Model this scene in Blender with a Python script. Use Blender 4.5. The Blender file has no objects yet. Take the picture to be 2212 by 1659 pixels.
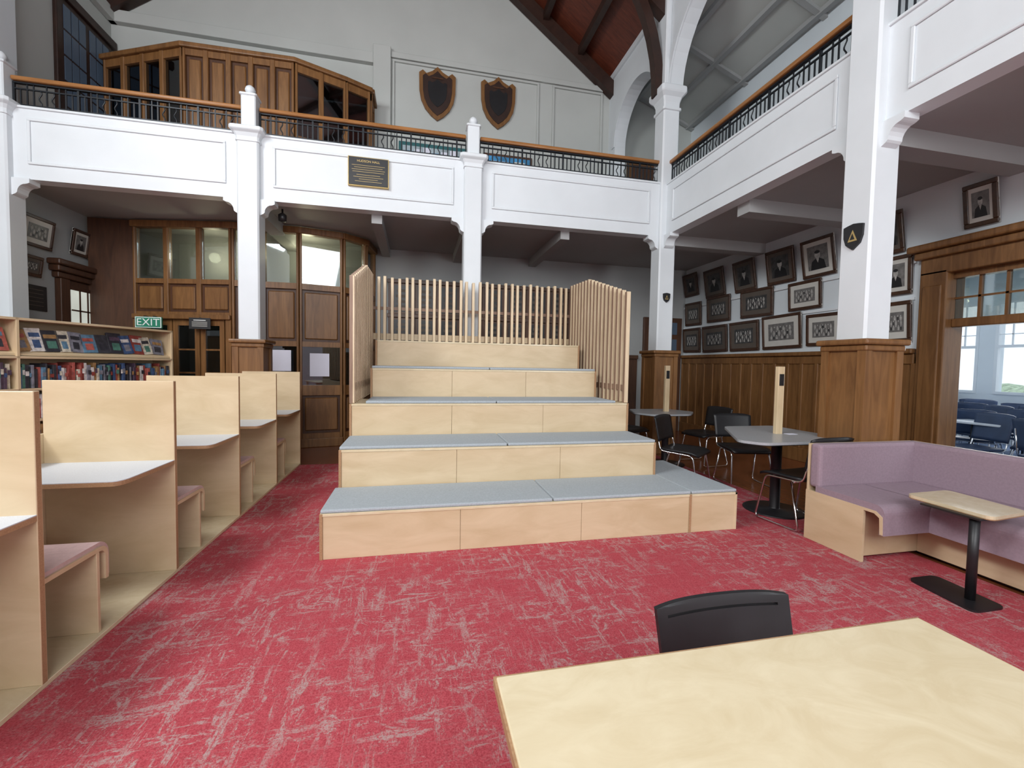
import bpy, bmesh, math, random
from mathutils import Vector, Matrix
random.seed(7)
scene=bpy.context.scene
COL=scene.collection

# ---------------------------------------------------------------- materials
def _new(name):
    m=bpy.data.materials.new(name); m.use_nodes=True
    nt=m.node_tree; b=nt.nodes.get("Principled BSDF")
    return m,nt,b
def ramp(nt,fac,stops,interp='LINEAR'):
    r=nt.nodes.new("ShaderNodeValToRGB"); r.color_ramp.interpolation=interp
    e=r.color_ramp.elements
    while len(e)<len(stops): e.new(0.5)
    for i,(p,c) in enumerate(stops):
        e[i].position=p; e[i].color=(c[0],c[1],c[2],1) if len(c)==3 else c
    nt.links.new(fac,r.inputs[0]); return r.outputs[0]
def noise(nt,scale=(1,1,1),s=5,detail=4,rough=.55,dist=0,rot=(0,0,0)):
    tc=nt.nodes.new("ShaderNodeTexCoord"); mp=nt.nodes.new("ShaderNodeMapping")
    mp.inputs['Scale'].default_value=scale; mp.inputs['Rotation'].default_value=rot
    nt.links.new(tc.outputs['Object'],mp.inputs[0])
    n=nt.nodes.new("ShaderNodeTexNoise"); n.inputs['Scale'].default_value=s
    n.inputs['Detail'].default_value=detail; n.inputs['Roughness'].default_value=rough
    n.inputs['Distortion'].default_value=dist
    nt.links.new(mp.outputs[0],n.inputs['Vector']); return n.outputs['Fac']
def math_(nt,op,a,b=None):
    n=nt.nodes.new("ShaderNodeMath"); n.operation=op
    for i,v in enumerate((a,b)):
        if v is None: continue
        if isinstance(v,(int,float)): n.inputs[i].default_value=v
        else: nt.links.new(v,n.inputs[i])
    return n.outputs[0]
def bump(nt,b,h,st=.2,d=.01):
    n=nt.nodes.new("ShaderNodeBump"); n.inputs['Strength'].default_value=st; n.inputs['Distance'].default_value=d
    nt.links.new(h,n.inputs['Height']); nt.links.new(n.outputs[0],b.inputs['Normal'])
def dk(c,k): return tuple(x*k for x in c)
def plain(name,c,rough=.5,metal=0,var=.06,s=6,bmp=0,bs=200):
    m,nt,b=_new(name)
    n=noise(nt,s=s,detail=3)
    nt.links.new(ramp(nt,n,[(.3,dk(c,1-var)),(.7,dk(c,1+var))]),b.inputs['Base Color'])
    b.inputs['Roughness'].default_value=rough; b.inputs['Metallic'].default_value=metal
    if bmp: bump(nt,b,noise(nt,s=bs,detail=2),bmp,.002)
    return m
def wood(name,c1,c2,scale,s=4,rough=.4,dist=.6,bmp=.05,lo=.32,hi=.68):
    m,nt,b=_new(name)
    n=noise(nt,scale=scale,s=s,detail=6,rough=.6,dist=dist)
    n2=noise(nt,s=1.3,detail=2)
    f=math_(nt,'ADD',math_(nt,'MULTIPLY',n,.75),math_(nt,'MULTIPLY',n2,.25))
    nt.links.new(ramp(nt,f,[(lo,c1),(hi,c2)]),b.inputs['Base Color'])
    b.inputs['Roughness'].default_value=rough
    if bmp: bump(nt,b,n,bmp,.003)
    return m
WHITE=plain("white_paint",(.72,.76,.79),.5,var=.03,s=2,bmp=.05,bs=60)
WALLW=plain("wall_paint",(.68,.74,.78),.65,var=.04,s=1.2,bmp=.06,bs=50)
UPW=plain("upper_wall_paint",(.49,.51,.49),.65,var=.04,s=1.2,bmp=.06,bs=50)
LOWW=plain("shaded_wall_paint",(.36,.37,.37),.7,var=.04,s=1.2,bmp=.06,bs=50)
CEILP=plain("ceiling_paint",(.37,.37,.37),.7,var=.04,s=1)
PLY=wood("birch_ply",(.55,.415,.25),(.68,.54,.36),(1.2,1.2,4),1.8,.38,.8,.02)
PLYT=wood("birch_ply_flat",(.62,.51,.33),(.70,.60,.415),(1.6,2.4,3),3.2,.24,2.2,.008,.36,.62)
PLYV=wood("birch_ply_vertical",(.58,.44,.26),(.72,.57,.37),(7,7,1),3,.4,.5,.02)
PLYE=wood("ply_edge",(.30,.16,.08),(.46,.28,.15),(30,30,60),4,.6,.2,0)
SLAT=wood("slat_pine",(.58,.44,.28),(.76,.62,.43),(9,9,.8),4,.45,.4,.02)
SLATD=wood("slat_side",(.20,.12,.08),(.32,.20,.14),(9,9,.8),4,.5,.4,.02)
RIMU=wood("rimu_panelling",(.13,.055,.017),(.27,.13,.045),(5,5,.5),3,.42,1.2,.03)
RIMUD=wood("rimu_dark",(.045,.018,.009),(.10,.04,.018),(5,5,.6),3,.45,.8,.03)
RIMUH=wood("rimu_handrail",(.24,.10,.03),(.40,.18,.06),(.7,.7,5),3,.25,.6,.02)
ROOF=wood("roof_boards",(.075,.016,.008),(.17,.04,.018),(1,6,1),4,.5,.5,.03)
BEAM=wood("dark_beam",(.02,.008,.005),(.045,.018,.011),(2,2,2),3,.5,.5,.03)
TIMB=wood("timber_floor",(.16,.045,.018),(.27,.085,.032),(8,.6,1),3,.25,.6,.02)
BLACK=plain("black_plastic",(.012,.012,.014),.42,var=.2,s=8)
IRON=plain("iron",(.014,.017,.022),.4,metal=.3,var=.2,s=10)
CHROME=plain("chrome",(.7,.7,.72),.12,metal=1,var=.02)
CUSH=plain("grey_fabric",(.37,.41,.44),.9,var=.10,s=90,bmp=.35,bs=500)
MAUVE=plain("mauve_fabric",(.31,.23,.275),.92,var=.07,s=60,bmp=.35,bs=400)
PINK=plain("dusky_pink_fabric",(.55,.38,.37),.9,var=.07,s=60,bmp=.3,bs=400)
LAM=plain("speckled_laminate",(.60,.64,.70),.4,var=.10,s=260)
DLAM=plain("grey_laminate",(.36,.38,.40),.3,var=.15,s=200)
GOLD=plain("gold_letter",(.55,.40,.16),.4,metal=.5)
PAPER=plain("white_paper",(.75,.75,.86),.7,var=.02)
MATT=plain("photo_mount",(.58,.57,.53),.7,var=.04)
MATD=plain("photo_mount_dark",(.11,.09,.075),.7,var=.08)
PHOT=plain("photo_grey",(.055,.055,.055),.4,var=.5,s=14)
PHOL=plain("photo_light",(.40,.39,.37),.4,var=.25,s=20)
PHOM=plain("photo_mid",(.16,.155,.15),.35,var=.3,s=20)
FRAME=wood("picture_frame_wood",(.035,.016,.010),(.085,.04,.022),(6,6,6),3,.3,.5,.02)
GREEN=plain("sign_green",(.02,.22,.13),.4,var=.03)
SIGNW=plain("sign_white",(.85,.88,.86),.4,var=.01)
TEAL=plain("teal_frame",(.02,.12,.13),.4)
BLUEP=plain("poster_blue",(.05,.25,.50),.5,var=.5,s=9)
CLFL=plain("classroom_floor",(.10,.15,.26),.5,var=.1,s=10)
CHBLUE=plain("classroom_chair_shell",(.025,.045,.10),.45,var=.2)
def emis(name,c,st):
    m,nt,b=_new(name); b.inputs['Base Color'].default_value=(*c,1)
    b.inputs['Emission Strength'].default_value=st
    n=noise(nt,s=2.5,detail=2); nt.links.new(ramp(nt,n,[(.3,dk(c,.75)),(.7,c)]),b.inputs['Emission Color'])
    return m
LITG=emis("daylit_pane",(.75,.80,.72),.6)  # emission in the pane stands in for daylight beyond the door
DIMG=emis("dim_pane",(.16,.22,.32),.10); DIMG.node_tree.nodes["Principled BSDF"].inputs['Base Color'].default_value=(.04,.06,.09,1)
TUBE=emis("tube_lamp",(1,.95,.85),6)
def glass(name,tint=(.75,.8,.8),gl=.12):
    m=bpy.data.materials.new(name); m.use_nodes=True; nt=m.node_tree
    for n in list(nt.nodes): nt.nodes.remove(n)
    o=nt.nodes.new("ShaderNodeOutputMaterial"); mx=nt.nodes.new("ShaderNodeMixShader")
    t=nt.nodes.new("ShaderNodeBsdfTransparent"); g=nt.nodes.new("ShaderNodeBsdfGlossy")
    t.inputs[0].default_value=(*tint,1); g.inputs['Roughness'].default_value=.03; g.inputs[0].default_value=(.9,.95,1,1)
    fr=nt.nodes.new("ShaderNodeFresnel"); fr.inputs[0].default_value=1.5
    a=math_(nt,'ADD',fr.outputs[0],gl)
    nt.links.new(a,mx.inputs[0]); nt.links.new(t.outputs[0],mx.inputs[1]); nt.links.new(g.outputs[0],mx.inputs[2])
    nt.links.new(mx.outputs[0],o.inputs[0]); return m
GLASS=glass("window_glass",(.7,.74,.72),.08); GLASSD=glass("window_glass_dark",(.25,.30,.33),.12)
def carpet():
    m,nt,b=_new("red_carpet")
    base=noise(nt,s=170,detail=2)
    a=noise(nt,scale=(3.4,.7,1),s=5,detail=10,rough=.80,dist=.6,rot=(0,0,.14))
    c=noise(nt,scale=(.7,3.4,1),s=5,detail=10,rough=.80,dist=.6,rot=(0,0,-.10))
    l1=noise(nt,scale=(18,.35,1),s=3,detail=7,rough=.75,dist=.3,rot=(0,0,-.2))
    l2=noise(nt,scale=(.35,18,1),s=3,detail=7,rough=.75,dist=.3,rot=(0,0,.22))
    d=noise(nt,s=12,detail=10,rough=.85,dist=.5)
    patch=noise(nt,s=1.5,detail=6,rough=.7)
    fine=noise(nt,s=100,detail=3,rough=.85)
    def th(x,lo,hi): return ramp(nt,x,[(lo,(0,0,0)),(hi,(1,1,1))])
    s=math_(nt,'MAXIMUM',th(a,.535,.575),th(c,.545,.585))
    s=math_(nt,'MAXIMUM',s,th(d,.54,.58))
    s=math_(nt,'MULTIPLY',s,th(patch,.37,.53))
    s=math_(nt,'MAXIMUM',s,math_(nt,'MULTIPLY',math_(nt,'MAXIMUM',th(l1,.60,.64),th(l2,.61,.65)),.8))
    s=math_(nt,'MULTIPLY',s,th(fine,.36,.54))
    s=math_(nt,'MULTIPLY',s,.86)
    red=ramp(nt,base,[(.3,(.33,.042,.056)),(.7,(.51,.092,.112))])
    mx=nt.nodes.new("ShaderNodeMix"); mx.data_type='RGBA'
    nt.links.new(s,mx.inputs[0]); nt.links.new(red,mx.inputs[6]); mx.inputs[7].default_value=(.42,.325,.31,1)
    nt.links.new(mx.outputs[2],b.inputs['Base Color']); b.inputs['Roughness'].default_value=.95
    b.inputs['Specular IOR Level'].default_value=.1
    bump(nt,b,base,.5,.004); return m
CARPET=carpet()

# ---------------------------------------------------------------- mesh builder
class MB:
    def __init__(s,name): s.name=name; s.bm=bmesh.new(); s.mats=[]; s.X=Matrix.Identity(4)
    def mi(s,mat):
        if mat not in s.mats: s.mats.append(mat)
        return s.mats.index(mat)
    def _fin(s,nv,mat,smooth=False):
        i=s.mi(mat)
        fs=set(f for v in nv for f in v.link_faces)
        for f in fs: f.material_index=i; f.smooth=smooth
        bmesh.ops.transform(s.bm,matrix=s.X,verts=list(nv))
    def box(s,x0,x1,y0,y1,z0,z1,mat,bev=0,M=None,seg=2,taper=None):
        r=bmesh.ops.create_cube(s.bm,size=1); vs=r['verts']
        for v in vs:
            k=taper if (taper and v.co.z<0) else 1
            v.co=Vector(((x0+x1)/2+v.co.x*(x1-x0)*k,(y0+y1)/2+v.co.y*(y1-y0)*k,(z0+z1)/2+v.co.z*(z1-z0)))
        if bev>0:
            es=list(set(e for v in vs for e in v.link_edges))
            r=bmesh.ops.bevel(s.bm,geom=es,offset=bev,segments=seg,profile=.5,affect='EDGES')
            vs=list(set(r['verts'])|set(v for f in r['faces'] for v in f.verts))
            seen=set(vs); st=list(vs)
            while st:
                v=st.pop()
                for e in v.link_edges:
                    o=e.other_vert(v)
                    if o not in seen: seen.add(o); st.append(o)
            vs=list(seen)
        if M is not None: bmesh.ops.transform(s.bm,matrix=M,verts=vs)
        s._fin(vs,mat); return s
    def prism(s,pts,vec,mat,M=None,smooth=False):
        vec=Vector(vec); a=[s.bm.verts.new(Vector(p)) for p in pts]; b=[s.bm.verts.new(Vector(p)+vec) for p in pts]
        n=len(pts)
        fs=[s.bm.faces.new(a),s.bm.faces.new(list(reversed(b)))]
        for i in range(n): fs.append(s.bm.faces.new((a[i],b[i],b[(i+1)%n],a[(i+1)%n])))
        bmesh.ops.recalc_face_normals(s.bm,faces=fs)
        if M is not None: bmesh.ops.transform(s.bm,matrix=M,verts=a+b)
        s._fin(a+b,mat)
        return s
    def sqloft(s,cx,cy,prof,mat):
        rings=[];nv=[]
        for w,z in prof:
            h=w/2; c=h*.14
            pts=[(-h+c,-h),(h-c,-h),(h,-h+c),(h,h-c),(h-c,h),(-h+c,h),(-h,h-c),(-h,-h+c)]
            r=[s.bm.verts.new((cx+x,cy+y,z)) for x,y in pts]; rings.append(r); nv+=r
        for i in range(len(rings)-1):
            for k in range(8): s.bm.faces.new((rings[i][k],rings[i][(k+1)%8],rings[i+1][(k+1)%8],rings[i+1][k]))
        s.bm.faces.new(list(reversed(rings[0]))); s.bm.faces.new(rings[-1])
        s._fin(nv,mat,False)
    def lathe(s,prof,c,mat,seg=20):
        c=Vector(c); rings=[]; nv=[]
        for r,z in prof:
            ring=[s.bm.verts.new(c+Vector((r*math.cos(2*math.pi*k/seg),r*math.sin(2*math.pi*k/seg),z))) for k in range(seg)]
            rings.append(ring); nv+=ring
        for i in range(len(rings)-1):
            for k in range(seg):
                s.bm.faces.new((rings[i][k],rings[i][(k+1)%seg],rings[i+1][(k+1)%seg],rings[i+1][k]))
        s.bm.faces.new(list(reversed(rings[0]))); s.bm.faces.new(rings[-1])
        s._fin(nv,mat,True); return s
    def tube(s,pts,r,mat,seg=8):
        P=[Vector(p) for p in pts]; rings=[]; nv=[]
        up=None
        for i,p in enumerate(P):
            t=(P[min(i+1,len(P)-1)]-P[max(i-1,0)]).normalized()
            if up is None: up=Vector((0,0,1)) if abs(t.z)<.9 else Vector((1,0,0))
            a=t.cross(up)
            if a.length<1e-4: a=t.cross(Vector((.3,.9,.1)))
            a.normalize(); b=a.cross(t).normalized(); up=b
            ring=[s.bm.verts.new(p+(a*math.cos(2*math.pi*k/seg)+b*math.sin(2*math.pi*k/seg))*r) for k in range(seg)]
            rings.append(ring); nv+=ring
        for i in range(len(rings)-1):
            for k in range(seg):
                s.bm.faces.new((rings[i][k],rings[i][(k+1)%seg],rings[i+1][(k+1)%seg],rings[i+1][k]))
        s.bm.faces.new(list(reversed(rings[0]))); s.bm.faces.new(rings[-1])
        s._fin(nv,mat,True); return s
    def done(s,parent=None):
        me=bpy.data.meshes.new(s.name); bmesh.ops.recalc_face_normals(s.bm,faces=s.bm.faces[:])
        s.bm.to_mesh(me); s.bm.free()
        for m in s.mats: me.materials.append(m)
        o=bpy.data.objects.new(s.name,me); COL.objects.link(o)
        if parent: o.parent=parent
        return o
def rnd(pts,r=.03,n=4):
    P=[Vector(p) for p in pts]; out=[P[0]]
    for i in range(1,len(P)-1):
        a=(P[i-1]-P[i]); b=(P[i+1]-P[i]); rr=min(r,a.length*.45,b.length*.45)
        A=P[i]+a.normalized()*rr; B=P[i]+b.normalized()*rr
        for k in range(n+1):
            t=k/n; out.append(A*(1-t)**2+P[i]*2*t*(1-t)+B*t*t)
    out.append(P[-1]); return out
def rpoly(pts,r=.04,n=5):
    P=[Vector(p) for p in pts]; out=[]; N=len(P)
    for i in range(N):
        a=P[i-1]-P[i]; b=P[(i+1)%N]-P[i]; rr=min(r,a.length*.45,b.length*.45)
        A=P[i]+a.normalized()*rr; B=P[i]+b.normalized()*rr
        for k in range(n+1):
            t=k/n; out.append(A*(1-t)**2+P[i]*2*t*(1-t)+B*t*t)
    return out
def text(body,loc,rot,size,mat,parent,name="lettering",align='CENTER'):
    c=bpy.data.curves.new(name,'FONT'); c.body=body; c.size=size; c.extrude=.001
    c.align_x=align; c.align_y='CENTER'; c.materials.append(mat)
    o=bpy.data.objects.new(name,c); COL.objects.link(o); o.location=loc; o.rotation_euler=rot; o.parent=parent
    return o
def frameM(p0,p1):
    d=Vector((p1[0]-p0[0],p1[1]-p0[1],0)); L=d.length; d.normalize()
    n=Vector((-d.y,d.x,0))
    M=Matrix(((d.x,n.x,0,p0[0]),(d.y,n.y,0,p0[1]),(0,0,1,0),(0,0,0,1)))
    return M,L

# ---------------------------------------------------------------- shell
LX=-4.75; RX=5.6; BY=8.3; FY=-5.0
SOF=3.40; FT=4.21; RT=4.57
m=MB("floor"); m.box(LX-.2,RX+.1,FY,BY+.2,-.12,0,TIMB); m.box(RX+.1,11.3,-.2,10.2,-.12,0,CLFL); m.done()
m=MB("carpet"); m.box(LX+.01,3.6,FY+.01,6.03,0,.008,CARPET); m.done()
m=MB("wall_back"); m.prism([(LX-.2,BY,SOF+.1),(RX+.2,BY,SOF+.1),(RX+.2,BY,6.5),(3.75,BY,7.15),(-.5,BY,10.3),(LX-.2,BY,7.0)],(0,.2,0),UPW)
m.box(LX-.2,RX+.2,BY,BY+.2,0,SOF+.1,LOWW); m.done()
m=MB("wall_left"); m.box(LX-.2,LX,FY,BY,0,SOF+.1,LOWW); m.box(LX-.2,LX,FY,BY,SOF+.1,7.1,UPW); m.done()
m=MB("wall_front")
m.box(LX-.2,3.9,FY-.2,FY,0,3.2,WALLW); m.box(LX-.2,-4.2,FY-.2,FY,3.2,7.0,WALLW); m.box(2.8,RX+.2,FY-.2,FY,3.2,7.0,WALLW)
m.box(3.9,RX+.2,FY-.2,FY,0,.9,WALLW); m.box(3.9,4.1,FY-.2,FY,.9,3.2,WALLW); m.box(5.4,RX+.2,FY-.2,FY,.9,3.2,WALLW)
m.prism([(LX-.2,FY-.2,7.0),(RX+.2,FY-.2,7.0),(RX+.2,FY-.2,7.01),(3.75,FY-.2,7.15),(-.5,FY-.2,10.3)],(0,.2,0),WALLW); m.done()
m=MB("wall_right")
m.box(RX,RX+.2,FY,1.75,0,6.5,WALLW); m.box(RX,RX+.2,3.66,BY,0,6.5,WALLW); m.box(RX,RX+.2,1.75,3.66,2.46,6.5,WALLW)
m.box(RX,RX+.2,BY+.2,10,0,3.4,WALLW); m.done()
m=MB("ceiling")
for sx,a in ((1,3.78),(-1,-4.8)):
    x0,z0=a,7.02 if sx>0 else 7.0; xr,zr=-.5,7.02+.73*4.28
    m.prism([(x0,FY,z0),(xr,FY,zr),(xr,FY,zr+.1),(x0,FY,z0+.1)],(0,BY-FY+.2,0),ROOF)
m.done()
m=MB("roof_trusses")
for y in (8.12,6.2,3.0,-.2):
    for x0 in (3.74,-4.74):
        z0=6.98; xr,zr=-.5,6.98+.73*4.24
        dz=.30
        m.prism([(x0,y,z0-.02),(xr,y,zr-.02),(xr,y,zr-dz),(x0,y,z0-dz)],(0,.16,0),BEAM)
for k in range(1,6):
    t=k/6
    for x0 in (3.74,-4.74):
        x=x0+(-.5-x0)*t; z=6.98+.73*4.24*t
        m.box(x-.05,x+.05,FY,BY-.02,z-.17,z-.03,BEAM)
for y in (6.2,3.0,-.2):
    pa=[];pb=[]
    for k in range(13):
        a=math.pi/2*k/12
        cx,cz=2.0,5.55
        pa.append((cx+1.70*math.cos(a),y+.02,cz+2.35*math.sin(a)))
        pb.append((cx+1.56*math.cos(a),y+.02,cz+2.20*math.sin(a)))
    for k in range(12):
        m.prism([pa[k],pa[k+1],pb[k+1],pb[k]],(0,.13,0),BEAM)
m.done()
m=MB("ceiling_gallery_upper")
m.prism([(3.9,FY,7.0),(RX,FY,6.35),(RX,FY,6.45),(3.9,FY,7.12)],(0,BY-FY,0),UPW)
for x in (4.35,4.95,5.5):
    z=7.0-(x-3.9)*.382
    m.box(x-.04,x+.04,FY,BY,z-.06,z+.01,LOWW)
for k in range(7):
    y=-.8+k*1.5
    m.prism([(3.95,y,6.93),(RX,y,6.30),(RX,y,6.36),(3.95,y,6.99)],(0,.08,0),LOWW)
m.done()
m=MB("ceiling_under_gallery")
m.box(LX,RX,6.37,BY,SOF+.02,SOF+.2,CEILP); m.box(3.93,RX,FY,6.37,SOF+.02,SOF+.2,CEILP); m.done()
m=MB("ceiling_beams")
for x in (-2.08,.76,):
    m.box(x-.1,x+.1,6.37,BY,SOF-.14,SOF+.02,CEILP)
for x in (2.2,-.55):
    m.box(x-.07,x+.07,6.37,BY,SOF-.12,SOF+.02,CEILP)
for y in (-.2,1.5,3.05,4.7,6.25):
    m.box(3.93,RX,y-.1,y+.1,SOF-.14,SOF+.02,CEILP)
m.done()

# ---------------------------------------------------------------- balcony fascia
def panelframe(m,M,x0,x1,z0,z1,w=.03,d=.018,mat=WHITE):
    m.box(x0,x1,-d,0,z1-w,z1,mat,M=M,bev=.005,seg=1); m.box(x0,x1,-d,0,z0,z0+w,mat,M=M,bev=.005,seg=1)
    m.box(x0,x0+w,-d,0,z0+w,z1-w,mat,M=M,bev=.005,seg=1); m.box(x1-w,x1,-d,0,z0+w,z1-w,mat,M=M,bev=.005,seg=1)
CX=[-4.66,-2.08,.76,3.77]; CYB=6.27
PY=[6.27,3.05,-.15]; PX=3.87
m=MB("balcony_fascia_back")
M,_=frameM((0,6.2),(1,6.2))
for a,b in zip(CX[:-1],CX[1:]):
    m.box(a,b,6.2,6.37,SOF,FT,WHITE)
    m.box(a,b,6.18,6.40,FT-.015,FT+.012,WHITE,bev=.006)
    panelframe(m,M,a+.27,b-.27,SOF+.17,FT-.12)
m.done()
m=MB("balcony_fascia_side")
M2,_=frameM((3.76,0),(3.76,-1))
for a,b in ((6.27,3.05),(3.05,-.15),(-.15,-3.3)):
    m.box(3.76,3.93,b,a,SOF,FT-.03,WHITE)
    m.box(3.74,3.96,b,a,FT-.045,FT-.02,WHITE,bev=.006)
    panelframe(m,M2,-a+.3,-b-.3,SOF+.17,FT-.15)
m.done()
def railing(name,M,L,zt,zb):
    m=MB(name); 
    m.box(0,L,.02,.13,zt-.05,zt,RIMUH,bev=.014,M=M)
    m.box(0,L,.055,.095,zt-.068,zt-.05,IRON,M=M)
    m.box(0,L,.065,.085,zt-.130,zt-.116,IRON,M=M)
    m.box(0,L,.065,.085,zb+.035,zb+.052,IRON,M=M)
    n=int(L/.062); 
    for i in range(n+1):
        x=L*i/n
        k=i%10
        if k==0: m.box(x-.011,x+.011,.064,.086,zb,zt-.05,IRON,M=M)
        elif k in (4,6):
            pts=[(x+.014*math.sin(t*math.pi*3),.075,zb+.04+(zt-.12-zb-.04)*t) for t in [j/9 for j in range(10)]]
            m.tube([M@Vector(p) for p in pts],.0075,IRON,5)
        else: m.box(x-.0075,x+.0075,.07,.08,zb+.04,zt-.115,IRON,M=M)
        if k in (2,3,5,7,8): m.box(x-.006,x+.006,.07,.08,zt-.12,zt-.06,IRON,M=M)
    for x in (0.3,L/2,L-.3): m.box(x-.01,x+.01,.065,.085,zb-.0,zb+.04,IRON,M=M)
    return m.done()
for a,b in zip(CX[:-1],CX[1:]):
    M,L=frameM((a+.1,6.2),(b-.1,6.2)); railing("balcony_railing",M,L,RT,FT+.012)
for a,b in ((6.27,3.05),(3.05,-.15),(-.15,-3.3)):
    M,L=frameM((3.76,a-.13),(3.76,b+.13)); railing("balcony_railing",M,L,RT-.03,FT-.02)
# ---------------------------------------------------------------- columns
def bracket(m,M,w=.17,h=.2,t=.15):
    pts=[(0,0),(w,0),(w,-.05)]
    pts+=[(w-.02,-.06)]
    for k in range(6):
        a=math.pi/2*k/5
        pts.append((w*.80-w*.5*math.sin(a), -.065-(h-.10)*(1-math.cos(a))))
    pts+=[(w*.22,-h+.02),(0,-h)]
    m.prism([(x,-t/2,z) for x,z in pts],(0,t,0),WHITE,M=M)
def brM(x,y,z,ang): return Matrix.Translation((x,y,z))@Matrix.Rotation(ang,4,'Z')
def plinth(m,cx,cy,w=.36,z=1.62):
    h=w/2
    m.box(cx-h+.02,cx+h-.02,cy-h+.02,cy+h-.02,0,z-.08,RIMU)
    m.box(cx-h,cx+h,cy-h,cy+h,0,.16,RIMU,bev=.01)
    for sx in (-1,1):
        for sy in (-1,1):
            m.box(cx+sx*h-(.07 if sx>0 else 0),cx+sx*h+(.07 if sx<0 else 0),cy+sy*h-(.07 if sy>0 else 0),cy+sy*h+(.07 if sy<0 else 0),.16,z-.08,RIMU)
    m.box(cx-h-.01,cx+h+.01,cy-h-.01,cy+h+.01,z-.10,z-.05,RIMU,bev=.012)
    m.box(cx-h-.035,cx+h+.035,cy-h-.035,cy+h+.035,z-.05,z,RIMU,bev=.015)
for i,x in enumerate(CX[:3]):
    m=MB("column"); y=CYB-.03
    m.sqloft(x,y,[(.25,1.6),(.25,4.08),(.275,4.085),(.275,4.105),(.26,4.11),(.27,4.14),(.31,4.18),(.37,4.20),(.385,4.21),(.385,4.245),(.36,4.255),(.17,4.27),(.17,4.66),(.20,4.67),(.20,4.69),(.12,4.70)],WHITE)
    m.lathe([(.03,4.69),(.025,4.71),(.05,4.735),(.062,4.765),(.05,4.80),(.02,4.825),(.004,4.83)],(x,y,0),WHITE,18)
    bracket(m,brM(x+.125,y,SOF,0)); bracket(m,brM(x-.125,y,SOF,math.pi))
    if i>0 : plinth(m,x,CYB-.02)
    else: m.box(x-.09,x+.125,y-.125,y+.125,0,1.6,WHITE,bev=.02)
    m.done()
def pillar(cx,cy,corner=False):
    m=MB("pillar"); w=.135
    m.sqloft(cx,cy,[(.27,1.6),(.27,5.29),(.31,5.30),(.31,5.335),(.27,5.345),(.275,5.42),(.32,5.49),(.41,5.54),(.43,5.56),(.43,5.63),(.39,5.65),(.27,5.67),(.27,7.0)],WHITE)
    plinth(m,cx,cy,.40)
    bracket(m,brM(cx,cy-w,SOF,-math.pi/2))
    if corner: bracket(m,brM(cx-w,cy,SOF,math.pi))
    else: bracket(m,brM(cx,cy+w,SOF,math.pi/2))
    m.done()
for i,y in enumerate(PY): pillar(PX-.07,y,i==0)
m=MB("wall_arcade")
AX0,AX1=3.74,3.96
def archbay(ya,yb,spring,rise,top=7.1):
    c=(ya+yb)/2; h=(yb-ya)/2; N=24
    arc=[(c+h*math.cos(math.pi*k/N),spring+rise*math.sin(math.pi*k/N)) for k in range(N+1)]
    for k in range(N):
        (y0,z0),(y1,z1)=arc[k],arc[k+1]
        m.prism([(AX0,y0,z0),(AX0,y1,z1),(AX0,y1,top),(AX0,y0,top)],(AX1-AX0,0,0),WHITE)
        e=.10
        o=[(c+(h+e*1)*math.cos(math.pi*j/N),spring+(rise+e)*math.sin(math.pi*j/N)) for j in (k,k+1)]
        m.prism([(AX0-.025,y0,z0),(AX0-.025,y1,z1),(AX0-.025,o[1][0],o[1][1]),(AX0-.025,o[0][0],o[0][1])],(.03,0,0),WHITE)
archbay(6.43,8.0,5.62,.78); archbay(3.2,6.12,5.62,1.2); archbay(0,2.9,5.62,1.2)
m.box(AX0,AX1,8.0,BY,3.6,7.1,WHITE)
m.box(AX0-.04,AX1,FY,BY,6.98,7.1,WHITE)
m.done()
m=MB("trim_upper_wall")
M,_=frameM((0,BY),(1,BY))
m.box(LX,-.78,BY-.10,BY,6.62,6.80,UPW,bev=.01)
m.box(-.78,-.48,BY-.10,BY,3.6,6.95,UPW,bev=.01)
m.box(-.48,3.74,BY-.05,BY,6.80,6.90,UPW,bev=.01)
panelframe(m,M,-.46,2.27,4.4,6.78,.04,.04,UPW)
panelframe(m,M,2.54,3.58,4.4,6.78,.04,.04,UPW)
m.box(-.48,3.74,BY-.03,BY,4.3,4.36,UPW)
m.done()
def shieldpts(w,h):
    L=[(-.5,.40),(-.40,.46),(-.30,.40),(-.14,.46),(0,.56),(.14,.46),(.30,.40),(.40,.46),(.5,.40),(.49,.05),(.44,-.15),(.33,-.32),(.17,-.45),(0,-.54),(-.17,-.45),(-.33,-.32),(-.44,-.15),(-.49,.05)]
    return [(x*w,z*h*.9) for x,z in L]
for cx,w,h,cz in ((.34,.66,.96,6.27),(1.47,.66,.96,6.27)):
    m=MB("honours_shield")
    m.prism([(cx+x,BY-.05,cz+z) for x,z in shieldpts(w,h)],(0,.04,0),RIMU)
    m.prism([(cx+x*.80,BY-.065,cz+z*.83) for x,z in shieldpts(w,h)],(0,.02,0),BEAM)
    m.prism([(cx+x*.52,BY-.075,cz+z*.52) for x,z in shieldpts(w,h)],(0,.02,0),BLACK)
    m.box(cx-.10,cx+.10,BY-.078,BY-.06,cz+.255,cz+.28,RIMUD)
    m.done()
m=MB("notice_board"); m.box(-.34,.98,BY-.05,BY-.001,4.45,5.36,TEAL,bev=.01); m.box(-.27,.91,BY-.056,BY-.04,4.52,5.29,plain("board_grey",(.35,.42,.46),.6,var=.3,s=6))
for i in range(7): m.box(-.22+i*.16,-.10+i*.16,BY-.062,BY-.05,5.0+.05*(i%2),5.2+.04*(i%3),PAPER if i%3 else BLUEP)
m.done()
m=MB("poster_frame"); m.box(1.2,2.15,BY-.05,BY-.001,4.5,5.34,RIMUD,bev=.01); m.box(1.25,2.10,BY-.056,BY-.04,4.55,5.29,BLUEP)
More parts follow.
